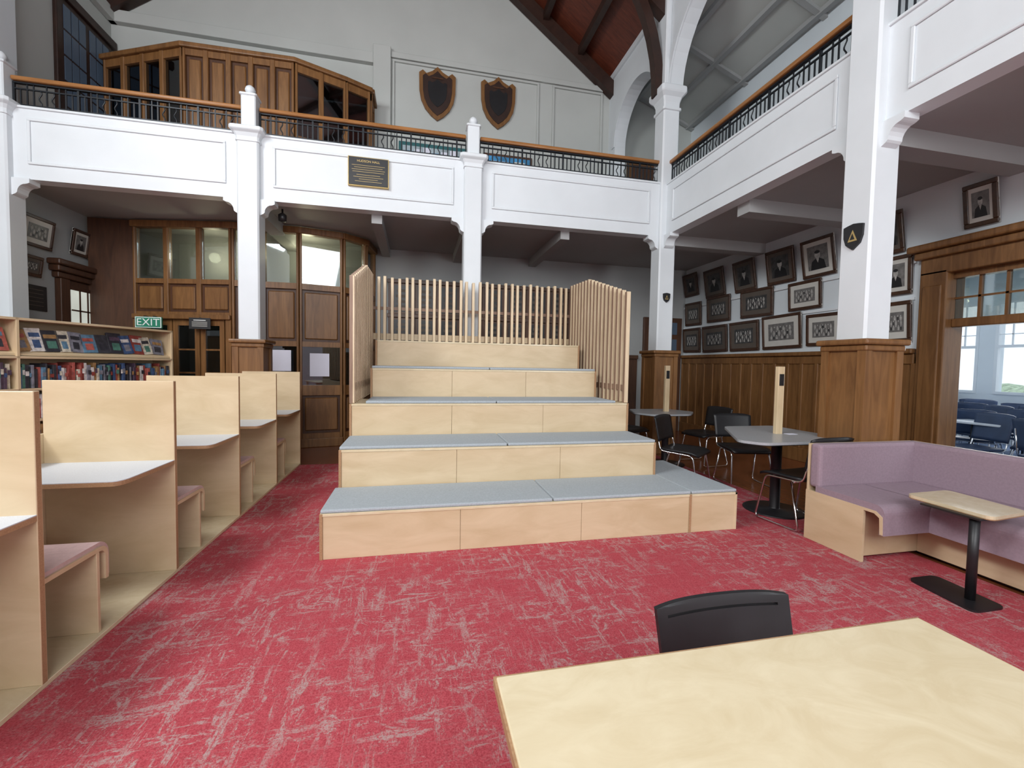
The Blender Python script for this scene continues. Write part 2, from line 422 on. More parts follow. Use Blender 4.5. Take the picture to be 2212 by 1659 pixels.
m.box(1.35,1.7,BY-.06,BY-.05,5.0,5.2,PAPER); m.box(1.8,2.0,BY-.06,BY-.05,4.9,5.22,MATT); m.done()
m=MB("door_1"); m.box(4.15,4.85,BY-.06,BY-.001,3.6,5.6,RIMU,bev=.01); m.box(4.25,4.75,BY-.07,BY-.05,4.5,5.45,RIMUD); m.done()

# ---------------------------------------------------------------- vestibule
def pwall(m,p0,p1,cols,rows,ztop,infill=None,st=.07,z0=0,xs=None):
    M,L=frameM(p0,p1)
    if xs is None: xs=[L*i/cols for i in range(cols+1)]
    for x in xs: m.box(max(0,x-st/2),min(L,x+st/2),-.05,.05,z0,ztop,RIMU,M=M,bev=.008,seg=1)
    prev=z0
    for (a,b,kind) in rows+[(ztop,ztop,None)]:
        if a>prev+.001: m.box(0,L,-.04,.04,prev,a,RIMU,M=M)
        if kind:
            for i in range(len(xs)-1):
                xa,xb=xs[i]+st/2,xs[i+1]-st/2
                if kind=='g': m.box(xa,xb,-.004,.004,a,b,GLASS,M=M)
                elif kind=='d': m.box(xa,xb,-.004,.004,a,b,GLASSD,M=M)
                elif kind=='w':
                    m.box(xa,xb,-.005,.02,a,b,RIMUD,M=M)
                    m.box(xa+.035,xb-.035,-.028,0,a+.04,b-.04,RIMU,M=M,bev=.014,seg=1)
        prev=b
VP=[(-4.12,7.62),(-2.70,7.32),(-1.77,7.30),(-1.17,7.44),(-.86,7.72),(-.78,8.28)]
m=MB("entry_vestibule")
T=3.40
pwall(m,VP[0],VP[1],3,[(2.06,2.48,'w'),(2.55,3.32,'g')],T,z0=1.98)
M,L=frameM(VP[0],VP[1])
m.box(0,L,-.09,.0,1.95,2.02,RIMU,M=M,bev=.01)
m.box(0,.12,-.06,.05,0,1.98,RIMU,M=M); m.box(L-.08,L,-.06,.05,0,1.98,RIMU,M=M)
rows=[(.22,.82,'w'),(.98,1.58,'d'),(1.66,2.46,'w'),(2.55,3.32,'g')]
pwall(m,VP[1],VP[2],2,rows,T,xs=[0,.42,.93]); pwall(m,VP[2],VP[3],1,rows,T)
pwall(m,VP[3],VP[4],1,rows,T); pwall(m,VP[4],VP[5],1,rows,T)
for a,b in zip(VP[:-1],VP[1:]):
    M,L=frameM(a,b); m.box(-.02,L+.02,-.08,.05,T-.10,T,RIMU,M=M,bev=.015)
    if a!=VP[0]: m.box(-.01,L+.01,-.07,.05,0,.14,RIMU,M=M,bev=.01)
m.box(-4.7,-4.12,7.6,7.7,0,T,RIMUD)
m.done()
m=MB("door_2")
M,L=frameM((VP[0][0]+.12,VP[0][1]),(VP[1][0]-.08,VP[1][1]))
for a,b in ((.02,.42),(.44,.84),(.86,1.22)):
    m.box(a,a+.07,-.02,.02,.02,1.95,RIMU,M=M); m.box(b-.07,b,-.02,.02,.02,1.95,RIMU,M=M)
    m.box(a+.07,b-.07,-.02,.02,1.86,1.95,RIMU,M=M); m.box(a+.07,b-.07,-.02,.02,.02,.8,RIMU,M=M)
    m.box(a+.07,b-.07,-.004,.004,.8,1.86,GLASSD,M=M)
    for z in (1.15,1.5): m.box(a+.07,b-.07,-.012,.012,z-.012,z+.012,RIMU,M=M)
m.done()
m=MB("notice_paper"); m.box(-2.17,-1.88,7.24,7.245,1.20,1.52,PAPER); m.done()
m=MB("notice_paper"); M,L=frameM(VP[2],VP[3]); m.box(.14,.42,-.06,-.055,1.12,1.48,PAPER,M=M); m.done()
UP=[(-4.62,7.95),(-3.32,7.36),(-1.83,7.32),(-1.15,7.60),(-.80,7.78),(-.80,8.19)]
m=MB("upper_vestibule")
T=5.86
pwall(m,UP[0],UP[1],4,[(3.75,4.7,'w'),(4.78,5.72,'d')],T,z0=3.62)
pwall(m,UP[1],UP[2],5,[(3.75,4.5,'w'),(4.58,5.74,'w')],T,z0=3.62)
pwall(m,UP[2],UP[3],2,[(3.75,4.7,'w'),(4.78,5.72,'d')],T,z0=3.62)
pwall(m,UP[3],UP[4],1,[(3.75,4.7,'w'),(4.78,5.72,'d')],T,z0=3.62)
pwall(m,UP[4],UP[5],1,[(3.75,4.7,'w'),(4.78,5.72,'d')],T,z0=3.62)
for a,b in zip(UP[:-1],UP[1:]):
    M,L=frameM(a,b); m.box(-.03,L+.03,-.09,.05,T-.03,T+.04,RIMU,M=M,bev=.015)
m.prism([(x,y,T) for x,y in UP]+[(-4.7,8.19,T)],(0,0,.03),RIMUD)
m.done()
# ---------------------------------------------------------------- dado
m=MB("trim_dado_right")
def dado(y0,y1):
    m.box(RX-.03,RX,y0,y1,0,1.52,RIMU)
    m.box(RX-.06,RX,y0,y1,0,.2,RIMU,bev=.01)
    m.box(RX-.05,RX,y0,y1,1.44,1.56,RIMU,bev=.01); m.box(RX-.09,RX,y0,y1,1.56,1.62,RIMU,bev=.015)
    n=int((y1-y0)/.24)
    for i in range(n+1):
        y=y0+(y1-y0)*i/n; m.box(RX-.05,RX-.02,y-.03,y+.03,.2,1.45,RIMU,bev=.006,seg=1)
dado(3.85,BY); dado(-1,1.5)
m.done()
m=MB("trim_dado_back")
m.box(-.7,4.5,BY-.03,BY,0,1.52,RIMUD); m.box(-.7,4.5,BY-.08,BY,1.52,1.6,RIMUD,bev=.01); m.done()
m=MB("honours_cabinet")
m.box(-.5,2.95,BY-.10,BY-.001,1.60,2.86,RIMUD,bev=.01)
for z in (1.60,2.18,2.80): m.box(-.52,2.97,BY-.135,BY-.09,z,z+.07,RIMUD,bev=.008)
for k in range(9):
    x=-.5+3.42*k/8; m.box(x,x+.045,BY-.13,BY-.09,1.62,2.86,RIMUD,bev=.006,seg=1)
    if k<8:
        for za,zb in ((1.70,2.14),(2.29,2.76)):
            m.box(x+.09,x+.38,BY-.108,BY-.099,za,zb,BLACK)
            for r in range(4):
                z=za+.06+r*(zb-za-.08)/4; m.box(x+.13+.02*(r%2),x+.34-.02*(r%2),BY-.111,BY-.107,z,z+.05,MATD)
m.done()
m=MB("trim_picture_rail"); m.box(RX-.025,RX,3.9,BY,2.60,2.64,WHITE); m.box(RX-.02,RX,3.9,BY,2.18,2.21,WHITE); m.done()
m=MB("door_3")
m.box(4.62,5.5,BY-.06,BY-.001,0,2.4,RIMUD,bev=.01); m.box(4.74,5.38,BY-.07,BY-.05,1.1,1.95,DIMG)
for z in (1.38,1.66): m.box(4.74,5.38,BY-.08,BY-.06,z-.012,z+.012,RIMUD)
m.box(5.05,5.07,BY-.08,BY-.06,1.1,1.95,RIMUD); m.box(4.74,5.38,BY-.07,BY-.05,2.05,2.3,DIMG); m.done()
m=MB("door_4")
yo,yi=3.66,1.75
for a,b in ((yo-.10,yo+.16),(yi-.16,yi+.10)):
    m.box(RX-.07,RX+.2,a,b,0,2.46,RIMU,bev=.012)
    m.box(RX-.09,RX,a+.04,b-.04,.2,2.3,RIMU,bev=.01)
m.box(RX-.07,RX+.2,yi-.16,yo+.16,2.42,2.62,RIMU,bev=.012)
m.box(RX-.12,RX,yi-.2,yo+.2,2.60,2.68,RIMU,bev=.015)
m.box(RX-.17,RX,yi-.25,yo+.25,2.68,2.76,RIMU,bev=.02)
m.box(RX+.02,RX+.12,yi+.1,yo-.1,1.84,1.93,RIMU,bev=.01)
m.box(RX+.02,RX+.12,yi+.1,yo-.1,2.36,2.42,RIMU)
for k in range(1,8):
    y=yi+.1+(yo-yi-.2)*k/8; m.box(RX+.05,RX+.09,y-.012,y+.012,1.93,2.36,RIMU)
m.box(RX+.05,RX+.09,yi+.1,yo-.1,2.14,2.16,RIMU)
m.box(RX+.065,RX+.072,yi+.1,yo-.1,1.93,2.36,GLASS)
m.done()
# ---------------------------------------------------------------- classroom beyond
m=MB("wall_classroom")
WX=11.0
m.box(WX,WX+.2,-.2,10.2,0,.95,WALLW); m.box(WX,WX+.2,-.2,10.2,2.75,3.5,WALLW)
for a,b in ((-.2,.6),(3.2,3.6),(6.2,6.5),(9.1,10.2)): m.box(WX,WX+.2,a,b,.95,2.75,WALLW)
m.box(RX+.2,WX,10,10.2,0,3.5,WALLW); m.box(RX+.2,WX,-.2,0,0,3.5,WALLW)
m.done()
m=MB("ceiling_classroom"); m.box(RX+.2,WX+.2,-.2,10.2,3.3,3.5,WHITE); m.done()
k=0
for a,b in ((.6,3.2),(3.6,6.2),(6.5,9.1)):
    k+=1; m=MB("window_%d"%k)
    for z in (.95,1.85,2.70): m.box(WX-.02,WX+.08,a,b,z,z+.05,WHITE)
    n=4
    for i in range(n+1):
        y=a+(b-a)*i/n; m.box(WX-.01,WX+.07,y-.025,y+.025,.95,2.75,WHITE)
    for i in range(n*3):
        y=a+(b-a)*i/(n*3); m.box(WX+.01,WX+.04,y-.008,y+.008,1.9,2.7,WHITE)
    for z in (2.1,2.4): m.box(WX+.01,WX+.04,a,b,z,z+.015,WHITE)
    m.done()
m=MB("garden_hedge")
mg=plain("hedge_leaves",(.42,.52,.38),.8,var=.4,s=9)
for i in range(16):
    y=-1+i*.9; zz=.6+.35*random.random()
    m.lathe([(.1,0),(.7,.1),(.9,zz*.5),(.75,zz*.9),(.3,zz*1.15),(.02,zz*1.2)],(16+random.random(),y,0),mg,9)
m.done()
for x,y in ((7.6,4.2),(9.2,6.3),(8,7.5),(9.3,3.2)):
    m=MB("fluorescent_lamp"); m.box(x-.08,x+.08,y-.6,y+.6,3.2,3.3,WHITE,bev=.01); m.box(x-.06,x+.06,y-.58,y+.58,3.18,3.2,TUBE); m.done()

# ---------------------------------------------------------------- chairs
def chair(name,x,y,ang,seatm=BLACK,H=.80,W=.44,frame=CHROME,slot=False,SZ=.45):
    m=MB(name); m.X=Matrix.Translation((x,y,.008))@Matrix.Rotation(ang,4,'Z')
    hw=W/2
    nx,ny=8,6
    def surf(fn,th,mat,nx,ny):
        A=[[m.bm.verts.new(fn(i/nx,j/ny,0)) for i in range(nx+1)] for j in range(ny+1)]
        B=[[m.bm.verts.new(fn(i/nx,j/ny,th)) for i in range(nx+1)] for j in range(ny+1)]
        for j in range(ny):
            for i in range(nx):
                m.bm.faces.new((A[j][i],A[j][i+1],A[j+1][i+1],A[j+1][i]))
                m.bm.faces.new((B[j][i],B[j+1][i],B[j+1][i+1],B[j][i+1]))
        for i in range(nx):
            m.bm.faces.new((A[0][i],B[0][i],B[0][i+1],A[0][i+1])); m.bm.faces.new((A[ny][i],A[ny][i+1],B[ny][i+1],B[ny][i]))
        for j in range(ny):
            m.bm.faces.new((A[j][0],A[j+1][0],B[j+1][0],B[j][0])); m.bm.faces.new((A[j][nx],B[j][nx],B[j+1][nx],A[j+1][nx]))
        m._fin([v for r in A+B for v in r],mat,False if slot else True)
    def seat(u,v,t):
        xx=(u-.5)*2; w=hw*(1-.06*(1-v))
        return Vector((xx*w*(1-.08*(abs(2*v-1)**6)),-.21+.42*v,SZ-.02*(1-xx*xx)*math.sin(math.pi*v)-.03*max(0,v-.8)*5*(v>.8)-t))
    surf(seat,.024,seatm,nx,ny)
    def back(z0,z1,a0=-1,a1=1,drop=0):
        def f(u,v,t):
            xx=a0+(a1-a0)*u; z=z0+(z1-z0)*v
            tt=(z-SZ)/(H-SZ)
            zz=z-drop*(abs(xx)**4)*(v>.99)
            return Vector((xx*hw*(.94+.05*tt), -.215-.07*tt+.020*xx*xx-t, zz))
        return f
    if slot:
        surf(back(SZ+.06,H-.036),.014,seatm,20,6); surf(back(H-.029,H,drop=.010),.014,seatm,20,3)
        for sx in (-1,1): surf(back(H-.037,H-.028,sx*.84,sx*1),.014,seatm,3,1)
    else: surf(back(SZ+.07,H,drop=.02),.014,seatm,12,8)
    r=.009
    for sx in (-1,1):
        a=sx*(hw-.02)
        m.tube(rnd([(a*.92,-.235 if slot else -.262,H-(.19 if slot else .12)),(a,-.20,SZ-.03),(a,.15,SZ-.045),(sx*(hw+.01),.22,.012),(sx*(hw+.01),-.20,.012),(a,-.10,SZ-.05)],.05),r,frame,8)
    m.tube([(-hw+.02,.12,SZ-.045),(hw-.02,.12,SZ-.045)],r,frame,8)
    m.tube([(-hw+.02,-.12,SZ-.045),(hw-.02,-.12,SZ-.045)],r,frame,8)
    return m.done()
chair("cafe_chair",.843,.755,math.pi,H=.704,W=.425,slot=True,SZ=.42)
chair("cafe_chair",3.30,3.13,.10,W=.48,H=.80)
chair("cafe_chair",2.95,4.28,-2.5,W=.46)
chair("cafe_chair",3.72,4.30,math.pi-.2,W=.46)
chair("cafe_chair",3.98,5.35,1.7,W=.46)
chair("cafe_chair",3.1,5.90,-2.8,W=.46)
for i,X in enumerate((6.7,7.5,8.3,9.1,9.9,10.5)):
    for j,dy in enumerate((-.55,.15,.85,1.6)):
        if i==5 and j==0: continue
        chair("classroom_chair",X+random.uniform(-.08,.08),X*.60-.25+dy,(1.57 if (i+j)%2 else -1.4)+random.uniform(-.4,.4),seatm=CHBLUE,H=.86)
for i,X in enumerate((7.1,7.9,8.7,9.5,10.2)):
    for dy in (-.15,1.1):
        x,y=X,X*.60-.25+dy
        m=MB("classroom_desk"); m.box(x-.24,x+.24,y-.5,y+.5,.70,.73,LAM,bev=.008)
        for sx in (-.2,.2):
            for sy in (-.45,.45): m.tube([(x+sx,y+sy,0),(x+sx,y+sy,.70)],.018,IRON,6)
        m.done()
# ---------------------------------------------------------------- café tables
def cafe(pts,cx,cy):
    m=MB("cafe_table")
    P=rpoly([(x,y,.715) for x,y in pts],.07); m.prism(P,(0,0,.006),BLACK)
    P=rpoly([(x,y,.721) for x,y in pts],.07); m.prism(P,(0,0,.022),DLAM)
    m.lathe([(.27,0),(.27,.008),(.25,.015),(.05,.02),(.045,.03),(.045,.70),(.12,.705),(.12,.716)],(cx,cy,.008),BLACK,28)
    m.box(cx-.035,cx+.035,cy-.02,cy+.02,.742,1.38,PLYV,bev=.003)
    m.box(cx-.024,cx+.024,cy-.026,cy-.018,1.20,1.31,BLACK,bev=.003)
    m.done()
cafe([(3.18,3.96),(2.70,3.18),(2.82,3.01),(3.46,3.02),(3.80,3.34),(3.78,3.96)],3.36,3.45)
cafe([(3.02,5.75),(2.86,5.3),(3.0,5.05),(3.55,5.05),(3.80,5.35),(3.62,5.75)],3.40,5.40)
m=MB("paper_slip"); m.box(3.42,3.52,3.38,3.44,.7435,.7455,PAPER); m.done()
# ---------------------------------------------------------------- bleacher
YB=[3.08,3.64,4.20,4.76,5.32]; ZS=[.325,.65,.97,1.295,1.62]; BK=5.95
m=MB("tiered_seating")
XS=[(-.63,2.20),(-.60,2.20),(-.60,2.20),(-.47,2.07),(-.47,2.07)]
for i in range(5):
    x0,x1=XS[i]; y=YB[i]; z1=ZS[i]; z0=ZS[i-1] if i else .008
    yb=YB[i+1] if i<4 else BK
    n=3 if i<4 else 1
    for k in range(n):
        xa=x0+.02+(x1-x0-.04)*k/n; xb=x0+.02+(x1-x0-.04)*(k+1)/n
        m.box(xa+.0012,xb-.0012,y+.004,y+.024,z0,z1-.02,PLY,bev=.0015,seg=1)
    m.box(x0,x1,y,yb+.02,z1-.022,z1-.002,PLYT,bev=.002,seg=1)
    for xa in (x0,x1-.02):
        m.box(xa,xa+.02,y,BK,z0,z1-.02,PLY,bev=.0015,seg=1)
        m.box(xa,xa+.02,y-.001,y+.001,z0,z1-.002,PLYE)
def cush(xa,xb,y0,y1,z): m.box(xa+.004,xb-.004,y0,y1,z-.002,z+.024,CUSH,bev=.009)
mid=[1.02,.78,.78,.8]
for i in range(4):
    x0,x1=XS[i]
    if i==3: x0,x1=-.46,2.06
    if i==2: x0,x1=-.46,2.06
    cush(x0,mid[i],YB[i]+.005,YB[i+1]-.004,ZS[i]); cush(mid[i],x1,YB[i]+.005,YB[i+1]-.004,ZS[i])
m.box(2.202,2.62,YB[0]+.004,YB[0]+.024,.008,.305,PLY,bev=.0015,seg=1)
m.box(2.61,2.63,YB[0],4.2,.008,.323,PLY,bev=.002,seg=1)
m.box(2.202,2.63,YB[0],4.2,.303,.323,PLYT,bev=.002,seg=1); m.box(2.202,2.63,4.18,4.2,.008,.303,PLY)
cush(2.20,2.63,YB[0]+.005,4.19,.325)
m.done()
m=MB("slatted_screen")
def slat(xa,xb,ya,yb,z0,z1,mat): m.box(xa,xb,ya,yb,z0,z1,mat,bev=.003,seg=1)
n=17
for side in (0,1):
    for k in range(n):
        y=4.215+k*(BK-4.215-.03)/(n-1)
        t=(y-4.2)/1.06
        zt=2.14+.33*min(1,t)+(.03*(y-5.26)/.7 if y>5.26 else 0)
        if side==0:
            slat(-.60,-.555,y,y+.045,.972,zt,SLAT)
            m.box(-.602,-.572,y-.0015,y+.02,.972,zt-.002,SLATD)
            m.box(-.556,-.5535,y+.002,y+.043,.974,zt-.003,SLATD)
        else:
            slat(2.155,2.20,y,y+.045,.972,zt,SLAT)
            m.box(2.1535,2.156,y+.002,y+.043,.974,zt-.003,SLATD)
for xa in (-.575,2.16): m.box(xa,xa+.015,4.22,BK,1.10,1.16,SLATD)
x=-.50; k=0
while x<2.12:
    slat(x,x+.036,BK-.03,BK+.03,1.62,2.47+.012*math.sin(k*1.7),SLAT)
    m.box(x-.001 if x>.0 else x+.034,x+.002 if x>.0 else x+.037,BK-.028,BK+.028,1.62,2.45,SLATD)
    x+=.094 if k%4 else .074; k+=1
m.box(-.6,2.2,BK+.03,BK+.05,1.66,1.74,PLY); m.box(-.6,2.2,BK+.03,BK+.05,2.05,2.09,SLATD)
m.done()
# ---------------------------------------------------------------- booth benches
m=MB("study_booth_row")
X0,X1=-2.13,-1.46
PYs=[1.05,2.05,3.05,4.05,5.05,6.02]
m.box(X0,X1,.3,6.05,.008,.03,PLYT,bev=.002,seg=1)
m.box(X0-.02,X0,.3,6.05,.03,.90,PLY,bev=.002,seg=1)
for i,y in enumerate(PYs):
    m.box(X0,X1,y,y+.03,.03,1.215,PLY,bev=.002,seg=1)
    m.box(X1-.001,X1+.0005,y+.004,y+.026,.03,1.213,PLYE)
    d=.50
    q0=Vector((X1-.05,y-d,.70)); q1=Vector((X1,y-d,.70)); q2=Vector((X1,y-d+.10,.70))
    Q=[Vector((X0,y,.70)),Vector((X0,y-d,.70))]+[q0*(1-t)**2+q1*2*t*(1-t)+q2*t*t for t in [j/6 for j in range(7)]]+[Vector((X1,y,.70))]
    m.prism(Q,(0,0,.022),PLYE); m.prism([q+Vector((0,0,.022)) for q in Q],(0,0,.004),LAM)
    if i<len(PYs)-1:
        ys=y+.03; ye=ys+.40; zs=.44
        prof=[(ys,zs),(ye-.05,zs)]+[(ye-.05+.05*math.sin(a),zs-.05+.05*math.cos(a)) for a in [math.pi/2*k/5 for k in range(1,6)]]+[(ye,zs-.17)]
        inn=[(ye-.02,zs-.17),(ye-.02,zs-.055)]+[(ye-.055+.035*math.cos(a),zs-.055+.035*math.sin(a)) for a in [math.pi/2*k/4 for k in range(1,5)]]+[(ys,zs-.02)]
        m.prism([(X0+.02,a,b) for a,b in prof+inn],(X1-X0-.04,0,0),PLY)
        out=[(ys+.003,zs+.02)]+[(ye-.045,zs+.02)]+[(ye-.05+.07*math.sin(a),zs-.05+.07*math.cos(a)) for a in [math.pi/2*k/5 for k in range(1,6)]]+[(ye+.02,zs-.16)]
        back=list(reversed(prof))
        back[0]=(ye,zs-.16)
        m.prism([(X0+.03,a,b) for a,b in out+back],(X1-X0-.06,0,0),PINK)
        m.box(X0,X1-.02,ye-.08,ye-.06,.03,zs-.02,PLY,bev=.002,seg=1)
m.done()
# ---------------------------------------------------------------- L sofa
m=MB("corner_sofa")
m.box(3.08,4.1,2.42,2.83,.03,.38,PLY,bev=.003,seg=1)
m.box(3.62,4.12,-.2,2.42,.03,.38,PLY,bev=.003,seg=1)
m.box(3.10,4.1,2.46,2.82,.008,.03,BLACK); m.box(3.66,4.1,-.2,2.46,.008,.03,BLACK)
yz=[(2.84,.01),(2.84,.40),(2.30,.40),(2.255,.37),(2.25,.25),(2.268,.25),(2.275,.36),(2.31,.382),(2.38,.382),(2.38,.01)]
m.prism([(3.06,a,b) for a,b in yz],(.02,0,0),PLY)
def water(y0,yf,zs,n=6):
    return [(y0,zs)]+[(yf+.06-.06*math.sin(a),zs-.06+.06*math.cos(a)) for a in [math.pi/2*k/n for k in range(n+1)]]+[(yf,zs-.20)]
o_=water(2.76,2.245,.445); i_=list(reversed(water(2.76,2.275,.40)));
i_[0]=(2.275,.245)
m.prism([(3.065,a,b) for a,b in o_+i_],(.45,0,0),MAUVE)
o2=[(x,z) for x,z in [(4.0,.445)]]+[(3.46+.06-.06*math.sin(a),.385+.06*math.cos(a)) for a in [math.pi/2*k/6 for k in range(7)]]+[(3.46,.245)]
i2=[(3.49,.245),(3.49,.36),(3.53,.40),(4.0,.40)]
m.prism([(x,-.2,z) for x,z in o2+i2],(0,2.445,0),MAUVE)
m.box(3.50,4.02,2.245,2.76,.40,.445,MAUVE,bev=.01)
m.box(3.065,4.10,2.73,2.825,.43,.775,MAUVE,bev=.025,seg=3); m.box(3.065,4.13,2.822,2.84,.01,.77,PLY,bev=.002)
m.box(4.0,4.10,-.2,2.78,.43,.775,MAUVE,bev=.025,seg=3); m.box(4.10,4.13,-.2,2.84,.01,.77,PLY,bev=.002)
m.done()
m=MB("side_table")
P=rpoly([(3.18,1.76,.515),(3.54,1.80,.515),(3.60,2.24,.515),(3.20,2.22,.515)],.05)
m.prism(P,(0,0,.006),PLYE); m.prism([p+Vector((0,0,.006)) for p in P],(0,0,.018),PLYT)
P=rpoly([(3.05,1.74,.008),(3.30,1.74,.008),(3.34,2.12,.008),(3.11,2.12,.008)],.05); m.prism(P,(0,0,.012),BLACK)
m.tube([(3.20,1.85,.02),(3.20,1.85,.515)],.024,BLACK,16); m.box(3.15,3.3,1.80,2.1,.505,.516,BLACK)
m.done()
m=MB("plywood_table")
m.box(.16,1.245,-.75,.82,.706,.73,PLYT,bev=.003)
m.box(.155,1.25,-.755,.825,.709,.727,PLYE)
for x in (.24,1.16):
    for y in (-.65,.48): m.box(x-.03,x+.03,y-.03,y+.03,.008,.706,PLYV,bev=.004)
m.box(.26,1.14,.45,.47,.64,.706,PLY)
m.done()
# ---------------------------------------------------------------- bookshelf
A=(-4.30,4.25); B=(-3.28,6.86)
M,L=frameM(A,B)
m=MB("bookshelf")
D=.32; H=1.74
m.box(0,L,D-.015,D,0.008,H,PLY,M=M)
DV=[0,.40*L,L-.025]
for x in DV: m.box(x,x+.025,0,D,.008,H,PLYV,M=M,bev=.002,seg=1)
for z in (.05,.36,.68,1.0,1.33,H-.025): m.box(0,L,0,D,z,z+.025,PLY,M=M,bev=.002,seg=1)
m.prism([(0,.02,1.36),(0,D-.02,1.53),(0,D-.02,1.55),(0,.02,1.38)],(L,0,0),PLY,M=M)
m.done()
cols=[(.25,.05,.04),(.05,.09,.2),(.6,.55,.45),(.04,.04,.05),(.35,.2,.08),(.07,.18,.14),(.4,.1,.08),(.03,.03,.04),(.2,.2,.24),(.08,.05,.08),(.65,.62,.6),(.1,.2,.3)]
BM=[plain("book_cover_%d"%i,c,.45,var=.35,s=25) for i,c in enumerate(cols)]
m=MB("library_books")
def clear(x,w):
    for d in DV:
        if x<d+.03 and x+w>d-.005: return d+.032
    return None
for z in (.077,.387,.707,1.027):
    x=.04
    while x<L-.07:
        w=random.uniform(.014,.036); h=random.uniform(.19,.27)
        c=clear(x,w)
        if c: x=c; continue
        m.box(x,x+w-.001,.02+random.random()*.03,.24,z,z+h,random.choice(BM),M=M,bev=.0015,seg=1)
        if random.random()<.5: m.box(x+.002,x+w-.003,.018,.022,z+h*.55,z+h*.75,random.choice(BM),M=M)
        x+=w
x=.06
while x<L-.17:
    w=random.uniform(.12,.16); h=random.uniform(.21,.26)
    c=clear(x,w)
    if c: x=c; continue
    R=Matrix.Translation((x+w/2,.055,1.405))@Matrix.Rotation(-.30,4,'X')@Matrix.Rotation(random.uniform(-.14,.14),4,'Y')
    c=random.choice(BM); m.box(-w/2,w/2,-.012,.012,0,h,c,M=M@R,bev=.0015,seg=1)
    m.box(-w/2+.02,w/2-.02,-.0135,-.011,h*.62,h*.8,random.choice(BM),M=M@R)
    m.box(-w/2+.035,w/2-.035,-.0135,-.011,h*.15,h*.5,random.choice(BM),M=M@R)
    x+=w+random.uniform(-.03,.01)
m.done()
# ---------------------------------------------------------------- framed photographs
def pic(M,w,h,kind,lean=.07,roll=0,name="framed_photograph",light=False,fw=.04):
    m=MB(name); m.X=M@Matrix.Rotation(roll,4,'Y')@Matrix.Translation((0,-.02-lean*h/2,0))@Matrix.Rotation(lean,4,'X')
    a,b=w/2,h/2
    m.box(-a,a,-.008,.008,-b,b,MATT if light else MATD)
    for s in (-1,1):
        m.box(-a,a,-.02,.01,s*b-(fw if s>0 else 0),s*b+(fw if s<0 else 0),FRAME,bev=.006,seg=1)
        m.box(s*a-(fw if s>0 else 0),s*a+(fw if s<0 else 0),-.02,.01,-b+fw,b-fw,FRAME,bev=.006,seg=1)
    iw,ih=(a-fw)*.74,(b-fw)*.74
    if kind=='t': ih=(b-fw)*.60
    m.box(-iw,iw,-.010,-.007,-ih,ih,PHOM if light else PHOT)
    def oval(cx,cz,rx,rz,mat,y=-.0115):
        m.prism([(cx+rx*math.cos(2*math.pi*k/12),y,cz+rz*math.sin(2*math.pi*k/12)) for k in range(12)],(0,.002,0),mat)
    if kind=='p':
        m.prism([(-iw*.75,-.0112,-ih),(-iw*.6,-.0112,-ih*.3),(-iw*.2,-.0112,-ih*.08),(iw*.2,-.0112,-ih*.08),(iw*.6,-.0112,-ih*.3),(iw*.75,-.0112,-ih)],(0,.002,0),BLACK)
        m.prism([(-iw*.14,-.0122,-ih*.1),(0,-.0122,-ih*.45),(iw*.14,-.0122,-ih*.1)],(0,.002,0),PHOL)
        oval(0,ih*.22,iw*.27,ih*.33,PHOL,-.0125); oval(0,ih*.45,iw*.27,ih*.14,BLACK,-.013)
    else:
        n=8 if w>.5 else 6
        for r in range(3):
            z=-ih*.62+r*ih*.5
            k=n-(r==2)*1
            for i in range(k):
                x=-iw*.85+iw*1.7*(i+.5)/k
                q=iw*.55/k
                m.box(x-q,x+q,-.012-.0005*(2-r),-.010,z-ih*.20,z+ih*.12,(PHOL,PHOM,PHOL,PHOT)[(i*3+r)%4])
                oval(x,z+ih*.21,q*.6,ih*.085,PHOL,-.0135)
    return m.done()
def wr(y,z): return Matrix.Translation((RX,y,z))@Matrix.Rotation(-math.pi/2,4,'Z')
def wl(y,z): return Matrix.Translation((LX,y,z))@Matrix.Rotation(math.pi/2,4,'Z')
for (y0,y1,z0,z1,kind,light) in [
 (8.26,7.82,3.30,2.84,'p',0),(7.58,7.03,3.25,2.72,'p',0),(6.78,6.28,3.23,2.70,'p',0),(6.04,5.51,3.23,2.70,'p',0),(5.38,4.86,3.22,2.68,'p',1),
 (5.62,5.06,2.66,2.24,'t',1),(6.62,5.91,2.70,2.23,'t',0),(7.52,6.88,2.72,2.24,'t',0),(8.22,7.70,2.70,2.23,'t',0),
 (8.26,7.70,2.17,1.68,'t',0),(7.63,6.93,2.17,1.67,'t',0),(6.86,6.18,2.18,1.67,'t',0),(6.10,5.36,2.21,1.68,'t',1),(5.28,4.74,2.15,1.70,'t',1),
 (4.27,3.92,2.72,2.26,'p',1),(4.25,3.90,2.18,1.70,'t',1),(4.30,4.02,3.25,2.76,'p',0),(3.46,3.18,3.27,2.84,'p',1)]:
    pic(wr((y0+y1)/2,(z0+z1)/2),y0-y1,z1*-1+z0,kind,lean=.16 if z0>3 else .06,roll=random.uniform(-.02,.02),light=bool(light),fw=.045)
for (y0,y1,z0,z1,kind,light) in [(6.50,6.98,3.12,2.74,'t',1),(7.30,7.62,3.16,2.80,'p',1),(6.50,6.80,2.62,2.36,'t',0)]:
    pic(wl((y0+y1)/2,(z0+z1)/2),y1-y0,z0-z1,kind,lean=.14,light=bool(light))
m=MB("memorial_plaque"); m.X=wl(6.68,2.1); m.box(-.22,.22,-.02,0,-.16,.16,BLACK,bev=.004)
for i in range(5): m.box(-.16,.16,-.022,-.018,.10-i*.05,.108-i*.05,MATD)
m.done()
m=MB("door_5"); m.X=wl(7.55,0)
